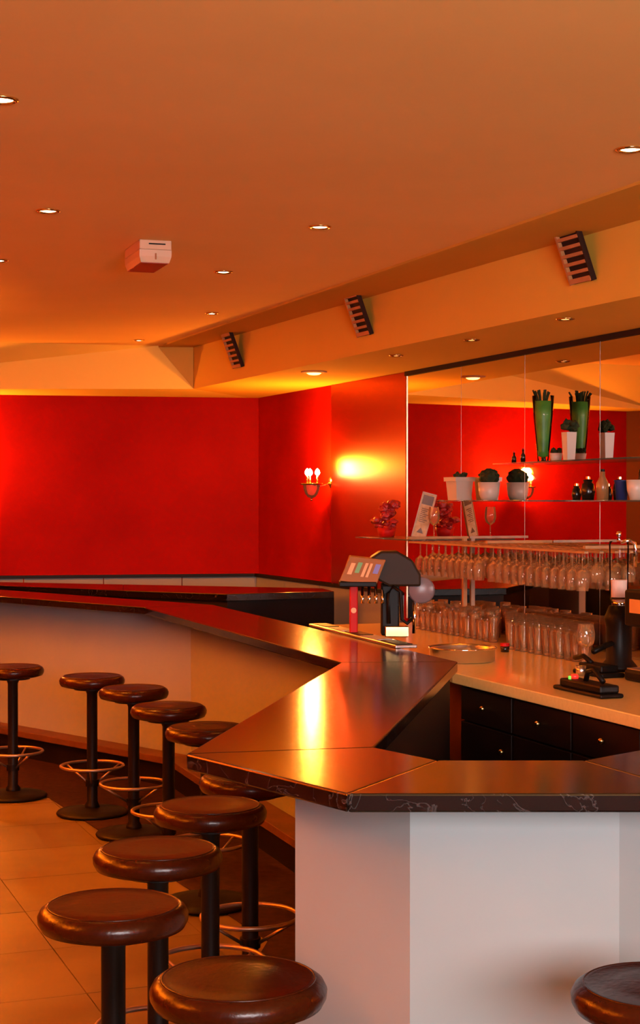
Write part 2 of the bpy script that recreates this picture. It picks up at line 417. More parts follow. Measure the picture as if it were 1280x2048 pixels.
# far back counter along the end wall
bc_ = thing('back_counter', 'low dark counter with reddish-brown top in front of the cream wainscot', 'counter')
near = [(-3.5, 12.62), (-2.41, 12.05), (-1.4, 11.38), (-.637, 10.95), (.10, 11.28)]
farr = [(-3.5, 12.85), (-2.48, 12.55), (-1.5, 12.2), (-.6, 11.9), (.02, 11.66)]
for i in range(4):
    b = B(); prism(b, [near[i], near[i + 1], farr[i + 1], farr[i]], HB - .05, HB); link('countertop_slab', b, 'granite', bc_, bevel=.004)
    q = lambda p: (p[0], p[1] + .03)
    b = B(); prism(b, [q(near[i]), q(near[i + 1]), farr[i + 1], farr[i]], .001, HB - .05); link('front_panel', b, 'black', bc_)

# serving worktop in front of the mirror
HWt = EYE - .79
FO = Vector((.609, 7.35)); dep = (D - FO.dot(N))
sF = (FO - P0).dot(U)
wt = B(); prism(wt, [W(sF, dep), W(sF + 2.1, dep), W(sF + 2.1, .008), W(.35, .008), W(.35, dep - .45), W(sF - .6, dep - .1)], HWt - .05, HWt)
tag(link('worktop', wt, 'worktop', bevel=.004), 'cream stone worktop under the mirror, crowded with glasses', 'worktop')
for i in range(4):
    s0 = sF + .02 + i * .51
    r = thing('base_cabinet', ['dark cabinet at the left end of the serving worktop', 'dark cabinet second from the left under the serving worktop',
        'dark cabinet third from the left under the serving worktop', 'dark cabinet farthest right under the serving worktop'][i], 'cabinet', (0, 0, 0), 0, 'dark base cabinets under the serving worktop')
    b = B(); prism(b, [W(s0 + .004, dep - .05), W(s0 + .506, dep - .05), W(s0 + .506, .3), W(s0 + .004, .3)], .10, HWt - .05); link('body', b, 'cabinet', r)
    b = B(); prism(b, [W(s0 + .004, dep - .10), W(s0 + .506, dep - .10), W(s0 + .506, .3), W(s0 + .004, .3)], .001, .10); link('plinth', b, 'black', r)
    b = B(); prism(b, [W(s0 + .008, dep - .03), W(s0 + .502, dep - .03), W(s0 + .502, dep - .05), W(s0 + .008, dep - .05)], .11, HWt - .22); d_ = link('door', b, 'cabinet', r, bevel=.003)
    b = B(); prism(b, [W(s0 + .008, dep - .03), W(s0 + .502, dep - .03), W(s0 + .502, dep - .05), W(s0 + .008, dep - .05)], HWt - .212, HWt - .06); dr = link('drawer', b, 'cabinet', r, bevel=.003)
    for par, z, s1 in ((d_, HWt - .30, s0 + .44), (dr, HWt - .135, s0 + .255)):
        b = B(); m_ = Matrix.Translation(Vector(W(s1, dep - .015, z))); blob(b, (0, 0, 0), .014, 2, 0);
        bmesh.ops.transform(b, matrix=m_, verts=b.verts); link('knob', b, 'brass', par, smooth=True)

# ------------------------------------------------------------ stools
def make_stool():
    r = empty('bar_stool')
    T = .765; R = .18
    b = B(); lathe(b, [(0, T - .060), (R - .03, T - .060), (R - .008, T - .053), (R, T - .038), (R + .001, T - .024), (R - .006, T - .010), (R - .016, T - .003), (R - .028, T + .001), (R - .032, T - .0005), (R * .5, T + .003), (0, T + .005)], 56)
    seat = link('seat', b, 'leather', r, smooth=True)
    b = B(); tube(b, circ(R - .024, T - .001, 56), .0028, 6, True); link('piping', b, 'leather', seat, smooth=True)
    b = B(); lathe(b, [(0, T - .075), (.10, T - .075), (.10, T - .060), (0, T - .060)], 32); link('seat_plate', b, 'blackmetal', r)
    b = B(); lathe(b, [(0, .02), (.045, .02), (.040, .05), (.0295, .07), (.0295, T - .10), (.036, T - .085), (.036, T - .070), (0, T - .070)], 28); link('column', b, 'blackmetal', r, smooth=True)
    b = B(); tube(b, circ(.172, .265, 48), .0085, 10, True); ring = link('foot_ring', b, 'ringmetal', r, smooth=True)
    for k in range(3):
        a = 2 * PI * k / 3 + .5; b = B(); tube(b, [(.028 * math.cos(a), .028 * math.sin(a), .17), (.170 * math.cos(a), .170 * math.sin(a), .262)], .006, 8); link('spoke', b, 'ringmetal', ring, smooth=True)
    b = B(); lathe(b, [(.0, .155), (.037, .155), (.037, .19), (0, .19)], 24); link('collar', b, 'blackmetal', r)
    b = B(); lathe(b, [(0, .001), (.195, .001), (.198, .008), (.190, .018), (.12, .026), (.05, .036), (0, .04)], 48); link('base', b, 'blackmetal', r, smooth=True)
    return r
stools = [(-.166, 3.25, 0, 'large brown leather stool in the foreground, overlapping the pale bar end'),
 (-.497, 3.84, .7, 'brown leather stool nearest the lower left, its seat fully visible'),
 (-.453, 4.465, 1.9, 'brown leather stool just behind the lower left one, second back in the near row'),
 (-.35, 5.1, .2, 'brown leather stool third back in the near row, beside the counter point'),
 (-.247, 5.65, 1.2, 'brown stool mostly hidden beneath the pointed counter corner'),
 (-.485, 6.87, .4, 'brown stool whose seat is cut off by the edge of the counter point'),
 (-.718, 7.58, 1.5, 'brown stool in front of the joint between cream and orange-lit panels'),
 (-.967, 8.3, 1.0, 'brown stool with bright foot ring, third from the left edge'),
 (-1.263, 8.86, .1, 'brown stool second from the left edge, standing clear against the cream panel'),
 (-1.80, 9.37, .8, 'farthest stool, cut by the left frame edge'),
 (.685, 3.20, .3, 'dark stool at the lower right corner before the pale bar panel')]
proto = make_stool()
for i, (x, y, a, lb) in enumerate(stools):
    o = proto if i == 0 else copy_tree(proto)
    o.location = (x, y, .0045); o.rotation_euler = (0, 0, a); tag(o, lb, 'stool', 'round bar stools along the bar')

# ------------------------------------------------------------ ceiling lights
def spot(parent, loc, energy, size=1.35, blend=.8, rad=.03):
    l = bpy.data.lights.new('lamp_light', 'SPOT'); l.energy = energy; l.color = WARM; l.spot_size = size; l.spot_blend = blend; l.shadow_soft_size = rad
    o = bpy.data.objects.new('lamp_light', l); COL.objects.link(o); o.parent = parent; o.location = loc; return o
def downlight(x, y, z, lb, r=.032, lens='lens', en=1.0, grp='recessed ceiling downlights'):
    t = thing('downlight', lb, 'ceiling light', (x, y, z), 0, grp)
    b = B(); lathe(b, [(r, .0), (r + .014, -.001), (r + .015, -.005), (r + .004, -.009), (r - .002, -.006), (r - .002, 0)], 28); link('trim_ring', b, 'brass', t, smooth=True)
    b = B(); lathe(b, [(0, -.0055), (r * .7, -.0050), (r - .002, -.002), (r - .002, .0), (0, 0)], 24); link('lens', b, lens, t)
    if en: spot(t, (0, 0, -.02), SPOT_W * en)
    return t
def cp(px, py): y = 3834 / (1001 - py); return (px - 640) / 3200 * y, y
for px, py, en, lb in ((5, 199, .6, 'bright ceiling downlight cut by the left edge, highest in view'),
    (1260, 298, 1, 'ceiling downlight at the upper right edge of the picture'),
    (97, 421, .4, 'ceiling downlight left of the white ceiling box'),
    (640, 453, .9, 'ceiling downlight near the middle, right of the white ceiling box'),
    (447, 543, .9, 'ceiling downlight just right of and beyond the white ceiling box'),
    (-3, 520, 7.0, 'small ceiling downlight half cut by the left edge, below the first'),
    (424, 626, 1, 'small ceiling downlight second nearest to the back soffit'),
    (278, 680, .8, 'tiny far ceiling downlight beside the back soffit')):
    x, y = cp(px, py); downlight(x, y, HC, lb, .036 if py < 600 else .03, en=en)
for px, py, lb in ((1130, 637, 'soffit downlight over the worktop nearest the right edge'), (943, 679, 'middle soffit downlight above the mirror top'), (792, 710, 'small soffit downlight nearest the mirror corner')):
    y = 2768 / (1001 - py); x = (px - 640) / 3200 * y; downlight(x, y, HS, lb, .03, 'lens_dim', .55, 'downlights in the soffit underside')
# added downlights, unseen beside the frame, put in for more light
for x, y, q_ in ((-2.9, 6.4, 'nearer'), (-2.9, 9.3, 'farther')):
    downlight(x, y, HC, q_ + ' added unseen downlight in the ceiling over the left aisle, outside the frame', .034, 'lens', 1.3)
y = 2768 / (1001 - 743); x = (628 - 640) / 3200 * y
t = thing('ceiling_disc_lamp', 'flat round surface lamp under the soffit near the red corner', 'ceiling light', (x, y, HS))
b = B(); lathe(b, [(0, -.012), (.07, -.012), (.088, -.008), (.088, 0), (0, 0)], 40); link('plate', b, 'speaker', t)
b = B(); lathe(b, [(0, -.026), (.035, -.022), (.05, -.012), (0, -.012)], 32); link('diffuser', b, 'lens_dim', t, smooth=True)
spot(t, (0, 0, -.05), SPOT_W * .35, 2.9)

# ceiling box
ct = thing('ceiling_box', 'white box fixture with slot and dark red underside on the ceiling', 'ceiling fixture', (-.755, 7.36, HC), .32)
b = B(); box(b, -.075, .075, 0, .34, -.045, -.0005); link('body', b, 'boxwhite', ct, bevel=.004)
b = B(); vs = [(-.075, 0, -.046), (.075, 0, -.046), (.075, .34, -.046), (-.075, .34, -.046), (-.075, .004, -.075), (.075, .004, -.075), (.075, .336, -.075), (-.075, .336, -.075), (-.066, .012, -.103), (.066, .012, -.103), (.066, .328, -.103), (-.066, .328, -.103)]
vv = [b.verts.new(p) for p in vs]
for k in (0, 4):
    for i in range(4): j = (i + 1) % 4; b.faces.new((vv[k + i], vv[k + j], vv[k + 4 + j], vv[k + 4 + i]))
b.faces.new(vv[8:12]); b.faces.new(vv[0:4][::-1]); link('cover', b, 'taporange' if 0 else 'boxwhite', ct)
b = B(); box(b, -.062, .062, .018, .322, -.106, -.1025); link('underside_panel', b, 'boxred', ct)
b = B(); box(b, -.032, .046, -.0018, .002, -.022, -.016); link('slot', b, 'black', ct)
b = B(); box(b, -.004, .004, -.003, .002, -.09, -.062); link('latch', b, 'chrome', ct)

# louvred speakers on the soffit face
def speaker(px, zc, lb):
    k = (px - 640) / 3200; y = (C0.x + .414 * C0.y) / (k + .414); x = k * y
    t = thing('louvred_speaker', lb, 'speaker', (x, y, zc), math.atan2(FU.y, FU.x), 'louvred boxes on the soffit face')
    # local: x along the wall to the camera, +y into... wall normal FN
    sgn = 1 if (Matrix.Rotation(-math.atan2(FU.y, FU.x), 2) @ FN).y > 0 else -1
    tilt = .36; hh = .13; ww = .095
    mt = Matrix.Translation((0, sgn * .050, 0)) @ Matrix.Rotation(-sgn * tilt, 4, 'X')
    b = B(); box(b, -ww, ww, -sgn * .006, sgn * .002, -hh, hh, mt); link('back_board', b, 'speaker_dark', t)
    b = B(); box(b, -ww, -ww + .014, 0, sgn * .020, -hh, hh, mt); link('side_rail', b, 'speaker', t)
    b = B(); box(b, ww - .010, ww, 0, sgn * .020, -hh, hh, mt); link('side_rail', b, 'speaker_dark', t)
    for k in range(7):
        z = -hh + .014 + k * (2 * hh - .028) / 6
        m2 = mt @ Matrix.Translation((0, sgn * .012, z)) @ Matrix.Rotation(sgn * .25, 4, 'X')
        h_ = .011 if k in (0, 6) else .0075
        b = B(); box(b, -ww + .01, ww - .006, -sgn * .010, sgn * .010, -h_, h_, m2); link('slat', b, 'speaker', t)
    b = B(); box(b, -.02, .02, 0.001 if sgn < 0 else -.05, .05 if sgn < 0 else -.001, -.03, .03)
    link('bracket', b, 'speaker_dark', t)
    return t
speaker(1170, EYE + (1001 - 511) / 3200 * 7.18, 'slatted box on the soffit nearest the right frame edge')
speaker(734, EYE + (1001 - 630) / 3200 * 9.39, 'slatted box in the middle of the soffit face')
speaker(480, EYE + (1001 - 701) / 3200 * 11.43, 'slatted box at the far end of the soffit')

# ------------------------------------------------------------ sconces
def sconce(base, nrm, z, lb, en=1.0):
    a = math.atan2(nrm.y, nrm.x)
    t = thing('wall_sconce', lb, 'wall lamp', (base.x, base.y, z), a, 'brass wall lamps on the red walls')
    mx = Matrix.Rotation(PI / 2, 4, 'Y')
    b = B(); lathe(b, [(0, 0.0), (.042, 0.0), (.040, .010), (.02, .018), (0, .02)], 28, mx); link('backplate', b, 'brass', t, smooth=True)
    b = B(); tube(b, [(.01, 0, .0), (.05, 0, -.02), (.10, 0, -.03), (.15, 0, -.015)], .007, 10); link('arm', b, 'brass', t, smooth=True)
    b = B(); lathe(b, [(.0, -.020), (.075, -.020), (.086, -.012), (.086, -.006), (.07, -.010), (0, -.010)], 36, Matrix.Translation((.16, 0, 0))); link('tray', b, 'brass', t, smooth=True)
    for k in range(3):
        an = 2 * PI * k / 3 + .4; cx, cy = .16 + .045 * math.cos(an), .045 * math.sin(an)
        b = B(); lathe(b, [(0, -.012), (.008, -.012), (.008, .05), (0, .05)], 12, Matrix.Translation((cx, cy, 0))); c = link('candle_tube', b, 'brass', t, smooth=True)
        b = B(); lathe(b, [(0, .05), (.014, .058), (.019, .072), (.014, .09), (.004, .102), (0, .104)], 16, Matrix.Translation((cx, cy, 0))); link('bulb', b, 'bulb' if en <= 1 else 'lens_dim', c, smooth=True)
    b = B(); lathe(b, [(.062, -.02), (.060, -.05), (.048, -.085), (.028, -.11), (0, -.12)], 32, Matrix.Translation((.16, 0, 0))); link('glass_bowl', b, 'amberglass', t, smooth=True)
    b = B(); lathe(b, [(0, -.138), (.008, -.134), (.010, -.126), (.005, -.119), (0, -.119)], 14, Matrix.Translation((.16, 0, 0))); link('finial', b, 'brass', t, smooth=True)
    l = bpy.data.lights.new('lamp_light', 'SPOT' if en > 1 else 'POINT'); l.energy = SCONCE_W * en
    if en > 1: l.spot_size = 2.5; l.spot_blend = .6
    l.energy = SCONCE_W * en; l.color = (1, .29, .018); l.shadow_soft_size = .035
    o = bpy.data.objects.new('lamp_light', l); COL.objects.link(o); o.parent = t; o.location = (.16, 0, .13)
    if en > 1: o.rotation_euler = (PI, 0, 0)
    return t
sconce(RW(12.0), nW, EYE + .135, 'lit brass wall lamp with glass bowl beside the polished panel')
xs = -3.05; sconce(Vector((xs, back_y(xs))) + nB * 0, nB, EYE + .135, 'lit brass wall lamp on the end wall, seen in the mirror')

for yy, lb in ((2.6, 'nearer added unseen uplight on the left side wall, outside the frame'), (5.8, 'middle added unseen uplight on the left side wall, outside the frame'), (9.0, 'farther added unseen uplight on the left side wall, outside the frame')):
    sconce(Vector((XL, yy)), Vector((1, 0)), EYE + .135, lb, 35.0)  # added lamps out of view, throwing light up to brighten the ceiling
sconce(Vector((4.1, -1.5)), Vector((0, 1)), EYE + .135, 'added unseen uplight right of the window, behind the camera', 16.0)  # added lamp behind the camera that lifts the near ceiling
# ------------------------------------------------------------ shelves on the mirror
def shelf(s0, s1, z, depth, name, lb, m='shelfglass', t=.008):
    b = B(); prism(b, [W(s0, depth), W(s1, depth), W(s1, .008), W(s0, .008)], z - t, z); return tag(link(name, b, m, bevel=.002), lb, 'shelf')
Z1, Z2, Z3 = 1.742, 1.952, 1.50
shelf(s_of(875, .2), s_of(1045, .2), Z1, .2, 'glass_shelf', 'left glass shelf on the mirror with the white pots')
shelf(s_of(1130, .2), s_of(1320, .2), Z1, .2, 'glass_shelf', 'right-hand glass shelf on the mirror with dark jars')
shelf(s_of(985, .2), s_of(1320, .2), Z2, .2, 'glass_shelf', 'uppermost glass shelf carrying the green vase')
shelf(-.15 + .17, s_of(842, .3) , Z3, .36, 'glass_shelf', 'low glass shelf left of the hanging glasses with menu card')
def sp(px, off): x, y = on_wall(px, off); return x, y
def pot(px, off, z, prof, m, lb, name, cat, seg=32, rz=0, a0=0):
    x, y = sp(px, off); t = thing(name, lb, cat, (x, y, z), rz); b = B(); lathe(b, prof, seg, None, a0); link('pot', b, m, t, smooth=seg > 8); return t
# white square pot
x, y = sp(919, .1); t = thing('square_pot', 'square white planter with wide rim on the left mirror shelf', 'plant pot', (x, y, Z1), WALLANG + .1)
b = B(); lathe(b, [(0, 0), (.072, 0), (.085, .115), (.098, .115), (.100, .140), (.084, .140), (.08, .12), (0, .12)], 4, None, PI / 4); link('pot', b, 'white', t)
b = B(); [blob(b, (random.uniform(-.03, .03), random.uniform(-.03, .03), .14 + random.uniform(0, .02)), .018, 1, .3) for _ in range(9)]; link('foliage', b, 'plant', t)
t = pot(978, .1, Z1, [(0, 0), (.045, 0), (.058, .03), (.066, .105), (.060, .105), (.055, .09), (0, .09)], 'white', 'round white pot with dark dome-shaped plant on the left mirror shelf', 'potted_plant', 'potted plant')
b = B(); blob(b, (0, 0, .135), .062, 3, .10, (1, 1, .8)); link('foliage', b, 'plant', t)
# small dark figurines and dish at the left end of the top shelf
for px, h, lb in ((1028, .06, 'tiny dark bottle at the left end of the top glass shelf'), (1046, .075, 'tiny dark bottle beside the first at the top shelf end')):
    x, y = sp(px, .1); t = thing('small_bottle', lb, 'bottle', (x, y, Z2), 0)
    b = B(); lathe(b, [(0, 0), (.014, 0), (.015, h * .55), (.006, h * .75), (.006, h), (0, h)], 16); link('body', b, 'darkobj', t, smooth=True)
    b = B(); lathe(b, [(0, h), (.008, h), (.008, h + .01), (0, h + .01)], 12); link('cap', b, 'redcol', t)
# green vase
x, y = sp(1086, .12); t = thing('green_vase', 'tall flared clear vase filled with green stems on the top shelf', 'vase', (x, y, Z2))
b = B(); lathe(b, [(0, 0), (.030, 0), (.034, .05), (.052, .25), (.060, .36), (.058, .36), (.050, .25), (.032, .06), (0, .02)], 32); link('vessel', b, 'clear', t, smooth=True)
b = B(); lathe(b, [(0, .022), (.028, .03), (.030, .06), (.046, .24), (.052, .33), (0, .335)], 24); link('filling', b, 'greenglass', t, smooth=True)
b = B()
for k in range(14):
    a = random.uniform(0, 2 * PI); r = random.uniform(.01, .05)
    tube(b, [(r * .8 * math.cos(a), r * .8 * math.sin(a), .32), (r * math.cos(a), r * math.sin(a), .36), (r * 1.3 * math.cos(a), r * 1.3 * math.sin(a), .375 + random.uniform(0, .02))], .005, 5)
link('stems', b, 'plant', t)
# tall white pot with bush, small bowl plant
t = pot(1138, .12, Z2, [(0, 0), (.032, 0), (.042, .150), (.038, .150), (.036, .14), (0, .14)], 'white', 'tall tapered white pot with a small dark bush on the top shelf', 'potted_plant', 'potted plant', 4, WALLANG, PI / 4)
b = B(); [blob(b, (random.uniform(-.028, .028), random.uniform(-.028, .028), .165 + random.uniform(0, .035)), .022, 1, .3) for _ in range(16)]; link('foliage', b, 'plant', t)
t = pot(1112, .08, Z2, [(0, 0), (.028, 0), (.036, .045), (.032, .045), (.03, .04), (0, .04)], 'white', 'small white bowl with dark plant between vase and tall pot', 'potted_plant', 'potted plant')
b = B(); [blob(b, (random.uniform(-.02, .02), random.uniform(-.02, .02), .05 + random.uniform(0, .015)), .014, 1, .3) for _ in range(8)]; link('foliage', b, 'plant', t)
# right shelf: jars, bottle, blue cup, pale cup
for px, off, prof, m, lb, nm, cat in (
    (1153, .1, [(0, 0), (.02, 0), (.026, .03), (.020, .06), (.014, .065), (.018, .075), (0, .075)], 'darkobj', 'small dark jar at the left end of the right-hand mirror shelf', 'jar', 'jar'),
    (1176, .1, [(0, 0), (.030, 0), (.038, .045), (.03, .085), (.022, .09), (.026, .105), (0, .11)], 'darkobj', 'round dark jar with lid on the right-hand mirror shelf', 'jar', 'jar'),
    (1205, .12, [(0, 0), (.030, 0), (.032, .085), (.014, .12), (.013, .145), (0, .145)], 'amberobj', 'stubby amber bottle beside the round dark jar', 'bottle', 'bottle'),
    (1243, .1, [(0, 0), (.028, 0), (.036, .095), (.040, .10), (.034, .10), (.028, .01), (0, .01)], 'blue', 'dark blue cup on the right-hand mirror shelf', 'cup', 'cup'),
    (1272, .1, [(0, 0), (.030, 0), (.045, .05), (.048, .10), (.044, .10), (.04, .05), (0, .02)], 'white', 'pale rounded bowl at the right frame edge of the mirror shelf', 'bowl', 'bowl')):
    x, y = sp(px, off); t = thing(nm, lb, cat, (x, y, Z1)); b = B(); lathe(b, prof, 24); link('body', b, m, t, smooth=True)
    h = max(p[1] for p in prof); 
    if nm in ('jar', 'bottle'): b = B(); lathe(b, [(0, h), (.012, h), (.012, h + .012), (0, h + .014)], 14); link('stopper', b, 'brass' if nm == 'jar' else 'blackmetal', t)

# low shelf: menu card, second card, red flowers, wine glass
def card(px, off, z, h, wd, lean, rz, lb):
    x, y = sp(px, off); t = thing('menu_card', lb, 'menu', (x, y, z), rz)
    mt = Matrix.Rotation(lean, 4, 'Y')
    b = B(); box(b, -wd / 2, wd / 2, -.004, .004, 0.002, h, mt); link('board', b, 'card', t)
    b = B(); box(b, -wd / 2 + .012, wd / 2 - .012, -.0055, -.004, h * .74, h * .94, mt); link('picture', b, 'carddark', t)
    b = B()
    for k in range(8): box(b, -wd / 2 + .02, wd / 2 - .02 - .012 * (k % 3), -.0050, -.004, h * .64 - k * h * .04, h * .64 - k * h * .04 + .004, mt)
    link('print_lines', b, 'carddark', t)
    b = B(); vv = [b.verts.new(mt @ Vector(q)) for q in ((-.022, -.0052, h * .12), (.022, -.0052, h * .12), (0, -.0052, h * .24))]; b.faces.new(vv); link('print_emblem', b, 'carddark', t)
    b = B()
    box(b, -wd / 2, -wd / 2 + .006, -.007, .006, 0.002, h, mt); box(b, wd / 2 - .006, wd / 2, -.007, .006, 0.002, h, mt); box(b, -wd / 2, wd / 2, -.007, .006, h - .006, h, mt); box(b, -wd / 2, wd / 2, -.007, .006, .002, .008, mt)
    link('frame', b, 'woodrack', t); b = B(); box(b, -wd / 2 - .005, wd / 2 + .005, -.03, .03, 0.0, .006); link('foot', b, 'woodrack', t); return t
card(836, .20, Z3 + .001, .295, .092, .26, -.05, 'tall leaning menu card in a thin frame beside the mirror edge')
x, y = sp(808, .20)
t = thing('red_flower_pot', 'red flowering plant in a low pot at the mirror corner', 'potted plant', (.49, 10.32, Z3 + .001)); tx = t
b = B(); lathe(b, [(0, 0), (.05, 0), (.065, .06), (.058, .06), (.05, .045), (0, .045)], 24); link('pot', b, 'redcol', t, smooth=True)
b = B(); [blob(b, (random.uniform(-.085, .06), random.uniform(-.04, .04), .06 + random.uniform(0, .05)), .032, 2, .25, (1, 1, .6)) for _ in range(16)]; [blob(b, (random.uniform(-.02, .06), random.uniform(-.03, .03), .12 + random.uniform(0, .1)), .034, 2, .25, (1, 1, .8)) for _ in range(12)]; link('flowers', b, 'redflower', t)
# board for the flowers, continuing the low shelf round the corner
b = B(); q0 = RW(10.78, .02); prism(b, [tuple(RW(10.80, .02)), tuple(RW(10.80, .36)), tuple(W(.03, .36)), tuple(W(.03, .02))], Z3 - .01, Z3); tag(link('corner_shelf', b, 'shelfglass'), 'short glass corner shelf under the red flowers', 'shelf')
tx.location = (*(RW(10.62, .22)), Z3 + .001)

# wine glasses
def wine_mesh(h=.20, r=.036, name='wine_glass'):
    b = B(); lathe(b, [(0, .0), (.034, .001), (.033, .003), (.008, .007), (.0038, .016), (.0036, h * .42), (.010, h * .45), (r * .78, h * .52), (r, h * .66), (r * .98, h * .80), (r * .82, h)], 14)
    bmesh.ops.recalc_face_normals(b, faces=b.faces); me = bpy.data.meshes.new(name); b.to_mesh(me); b.free(); me.materials.append(M['wine'])
    for p in me.polygons: p.use_smooth = True
    return me
def tumbler_mesh(h=.15, r=.034, name='beer_glass'):
    b = B(); lathe(b, [(0, 0), (r * .72, 0), (r * .76, .006), (r * .84, h * .4), (r, h * .85), (r * .97, h), (r * .93, h), (r * .93, h * .85), (r * .76, h * .4), (r * .66, .014), (0, .012)], 14)
    bmesh.ops.recalc_face_normals(b, faces=b.faces); me = bpy.data.meshes.new(name); b.to_mesh(me); b.free(); me.materials.append(M['wine'])
    for p in me.polygons: p.use_smooth = True
    return me
def ordn(k):
    w_ = ['leftmost', 'second', 'third', 'fourth', 'fifth', 'sixth', 'seventh', 'eighth', 'ninth', 'tenth', 'eleventh', 'twelfth', 'thirteenth', 'fourteenth', 'fifteenth', 'sixteenth', 'seventeenth', 'eighteenth', 'nineteenth', 'twentieth', 'twenty-first', 'twenty-second', 'twenty-third', 'twenty-fourth', 'twenty-fifth'][min(k, 24)]
    return w_ if k == 0 else w_ + ' from the left'
WGM = wine_mesh(); SM = wine_mesh(.16, .038); TM = tumbler_mesh(); TM2 = tumbler_mesh(.12, .033)
def inst(me, name, loc, rot, lb, grp, cat='glass'):
    o = bpy.data.objects.new(name, me); COL.objects.link(o); o.location = loc; o.rotation_euler = rot; return tag(o, lb, cat, grp)
x, y = sp(868, .20); inst(WGM, 'wine_glass', (x, y, Z3), (0, 0, 0), 'single upright wine glass beside the leaning menu card', None)
# hanging rack
s0, s1 = s_of(850, .3), s_of(1208, .3)
rk = thing('glass_rack', 'long wooden hanging rack filled with upside-down stemmed glasses', 'glass rack')
rows = [.10, .185, .27, .355]
for i, off in enumerate([.055] + [r + .0425 for r in rows]):
    b = B(); prism(b, [W(s0, off - .011), W(s1, off - .011), W(s1, off + .011), W(s0, off + .011)], Z3 - .018, Z3 - .008); link('rail', b, 'woodrack', rk)
for s in (s0, (s0 + s1) / 2, s1):
    b = B(); prism(b, [W(s - .012, .01), W(s + .012, .01), W(s + .012, .41), W(s - .012, .41)], Z3 + .006, Z3 + .02); link('cross_bar', b, 'woodrack', rk)
for s in (s0 + .0, s1):
    b = B(); prism(b, [W(s - .011, .02), W(s + .011, .02), W(s + .011, .045), W(s - .011, .045)], HWt + .0, Z3 + .006); link('post', b, 'woodrack', rk)
lbr = ['stemmed glass hanging upside down in the rack row closest to the mirror', 'stemmed glass hanging in the second rack row from the mirror', 'stemmed glass hanging in the third rack row from the mirror', 'stemmed glass hanging in the front row of the rack']
n = int((s1 - s0 - .06) / .088)
for ri, off in enumerate(rows):
    for k in range(n):
        s = s0 + .055 + k * .088 + random.uniform(-.008, .008)
        if random.random() < .05: continue
        x, y = W(s, off + random.uniform(-.003, .003)); inst(WGM if ri % 2 else SM, 'wine_glass', (x, y, Z3 - .0072), (PI, 0, random.uniform(0, 6)), lbr[ri] if ri < 3 else lbr[ri] + ', ' + ordn(k), lbr[ri].replace('stemmed glass', 'stemmed glasses'))
# glasses on the worktop
def cluster(px0, px1, offs, me_list, name, lb, grp, sp_=.078):
    for ri, off in enumerate(offs):
        a, c = s_of(px0, off), s_of(px1, off); n = int((c - a) / sp_)
        kk = -1
        for k in range(n + 1):
            s = a + k * sp_ + random.uniform(-.008, .008)
            if s < .42: continue
            kk += 1
            x, y = W(s, off + random.uniform(-.006, .006)); inst(random.choice(me_list), name, (x, y, HWt + .0005), (0, 0, random.uniform(0, 6)), lb if ri < len(offs) - 1 else lb.replace(' on the worktop', '').replace(' in the', ', front row of the') + ', ' + ordn(kk), grp)
cluster(838, 996, [.06, .14, .22, .30], [TM, TM2], 'beer_glass', 'small clear tumbler in the left block on the worktop', 'tumblers in the left block on the worktop')
cluster(1022, 1175, [.08, .16, .24, .32, .40], [TM], 'beer_glass', 'tall clear beer glass in the right block on the worktop', 'beer glasses in the right block on the worktop')
x, y = sp(1172, .47)
inst(wine_mesh(.2, .045), 'wine_glass', (x, y, HWt + .0005), (0, 0, 0), 'single stemmed glass standing at the right end of the beer glasses', None)

# steel dish
t = thing('steel_dish', 'wide shallow round steel dish on the worktop before the left glasses', 'dish', (.70, 8.12 - .25, HWt + .0005))
b = B(); lathe(b, [(0, .0), (.150, .0), (.160, .006), (.163, .062), (.170, .066), (.163, .070), (.157, .062), (.154, .010), (0, .006)], 48); link('bowl', b, 'steel', t, smooth=True)
b = B(); tube(b, circ(.1665, .067, 48), .004, 6, True); link('rim', b, 'chrome', t, smooth=True)
x, y = sp(1010, .5); t = thing('red_cap_jar', 'small dark jar with a red lid between the glass blocks', 'jar', (x, y, HWt + .0005))
b = B(); lathe(b, [(0, 0), (.022, 0), (.024, .03), (0, .03)], 18); link('body', b, 'darkobj', t, smooth=True); b = B(); lathe(b, [(0, .03), (.025, .03), (.025, .045), (0, .045)], 18); link('lid', b, 'redcol', t)

# coffee grinder at the right
gx, gy = sp(1238, .42); gz = HWt + .0005
t = thing('coffee_grinder', 'dark coffee grinder with clear hopper and chrome lever at the right edge', 'coffee grinder', (gx, gy, gz), .1)
b = B(); lathe(b, [(0, 0), (.085, 0), (.085, .02), (.06, .05), (.06, .20), (.07, .24), (.045, .30), (0, .30)], 28); link('body', b, 'blackmetal', t, smooth=True)
b = B(); lathe(b, [(.028, .30), (.040, .33), (.043, .36), (.046, .58), (.044, .60), (0, .60)], 28); link('hopper', b, 'clear', t, smooth=True)
b = B(); lathe(b, [(0, .34), (.036, .34), (.038, .42), (0, .42)], 24); link('label_band', b, 'label', t)
b = B(); lathe(b, [(0, .285), (.030, .285), (.034, .31), (.030, .33), (0, .33)], 24); link('collar', b, 'chrome', t, smooth=True)
b = B(); lathe(b, [(0, .60), (.012, .60), (.006, .615), (.012, .63), (.010, .645), (0, .648)], 18); link('knob', b, 'chrome', t, smooth=True)
b = B(); tube(b, [(.01, 0, .595), (.05, 0, .605), (.075, 0, .59), (.078, 0, .56), (.078, 0, .48)], .009, 10); link('lever', b, 'chrome', t, smooth=True)
b = B(); tube(b, [(-.05, -.05, .13), (-.10, -.10, .12), (-.16, -.14, .10)], .013, 10); link('portafilter_handle', b, 'blackmetal', t, smooth=True)
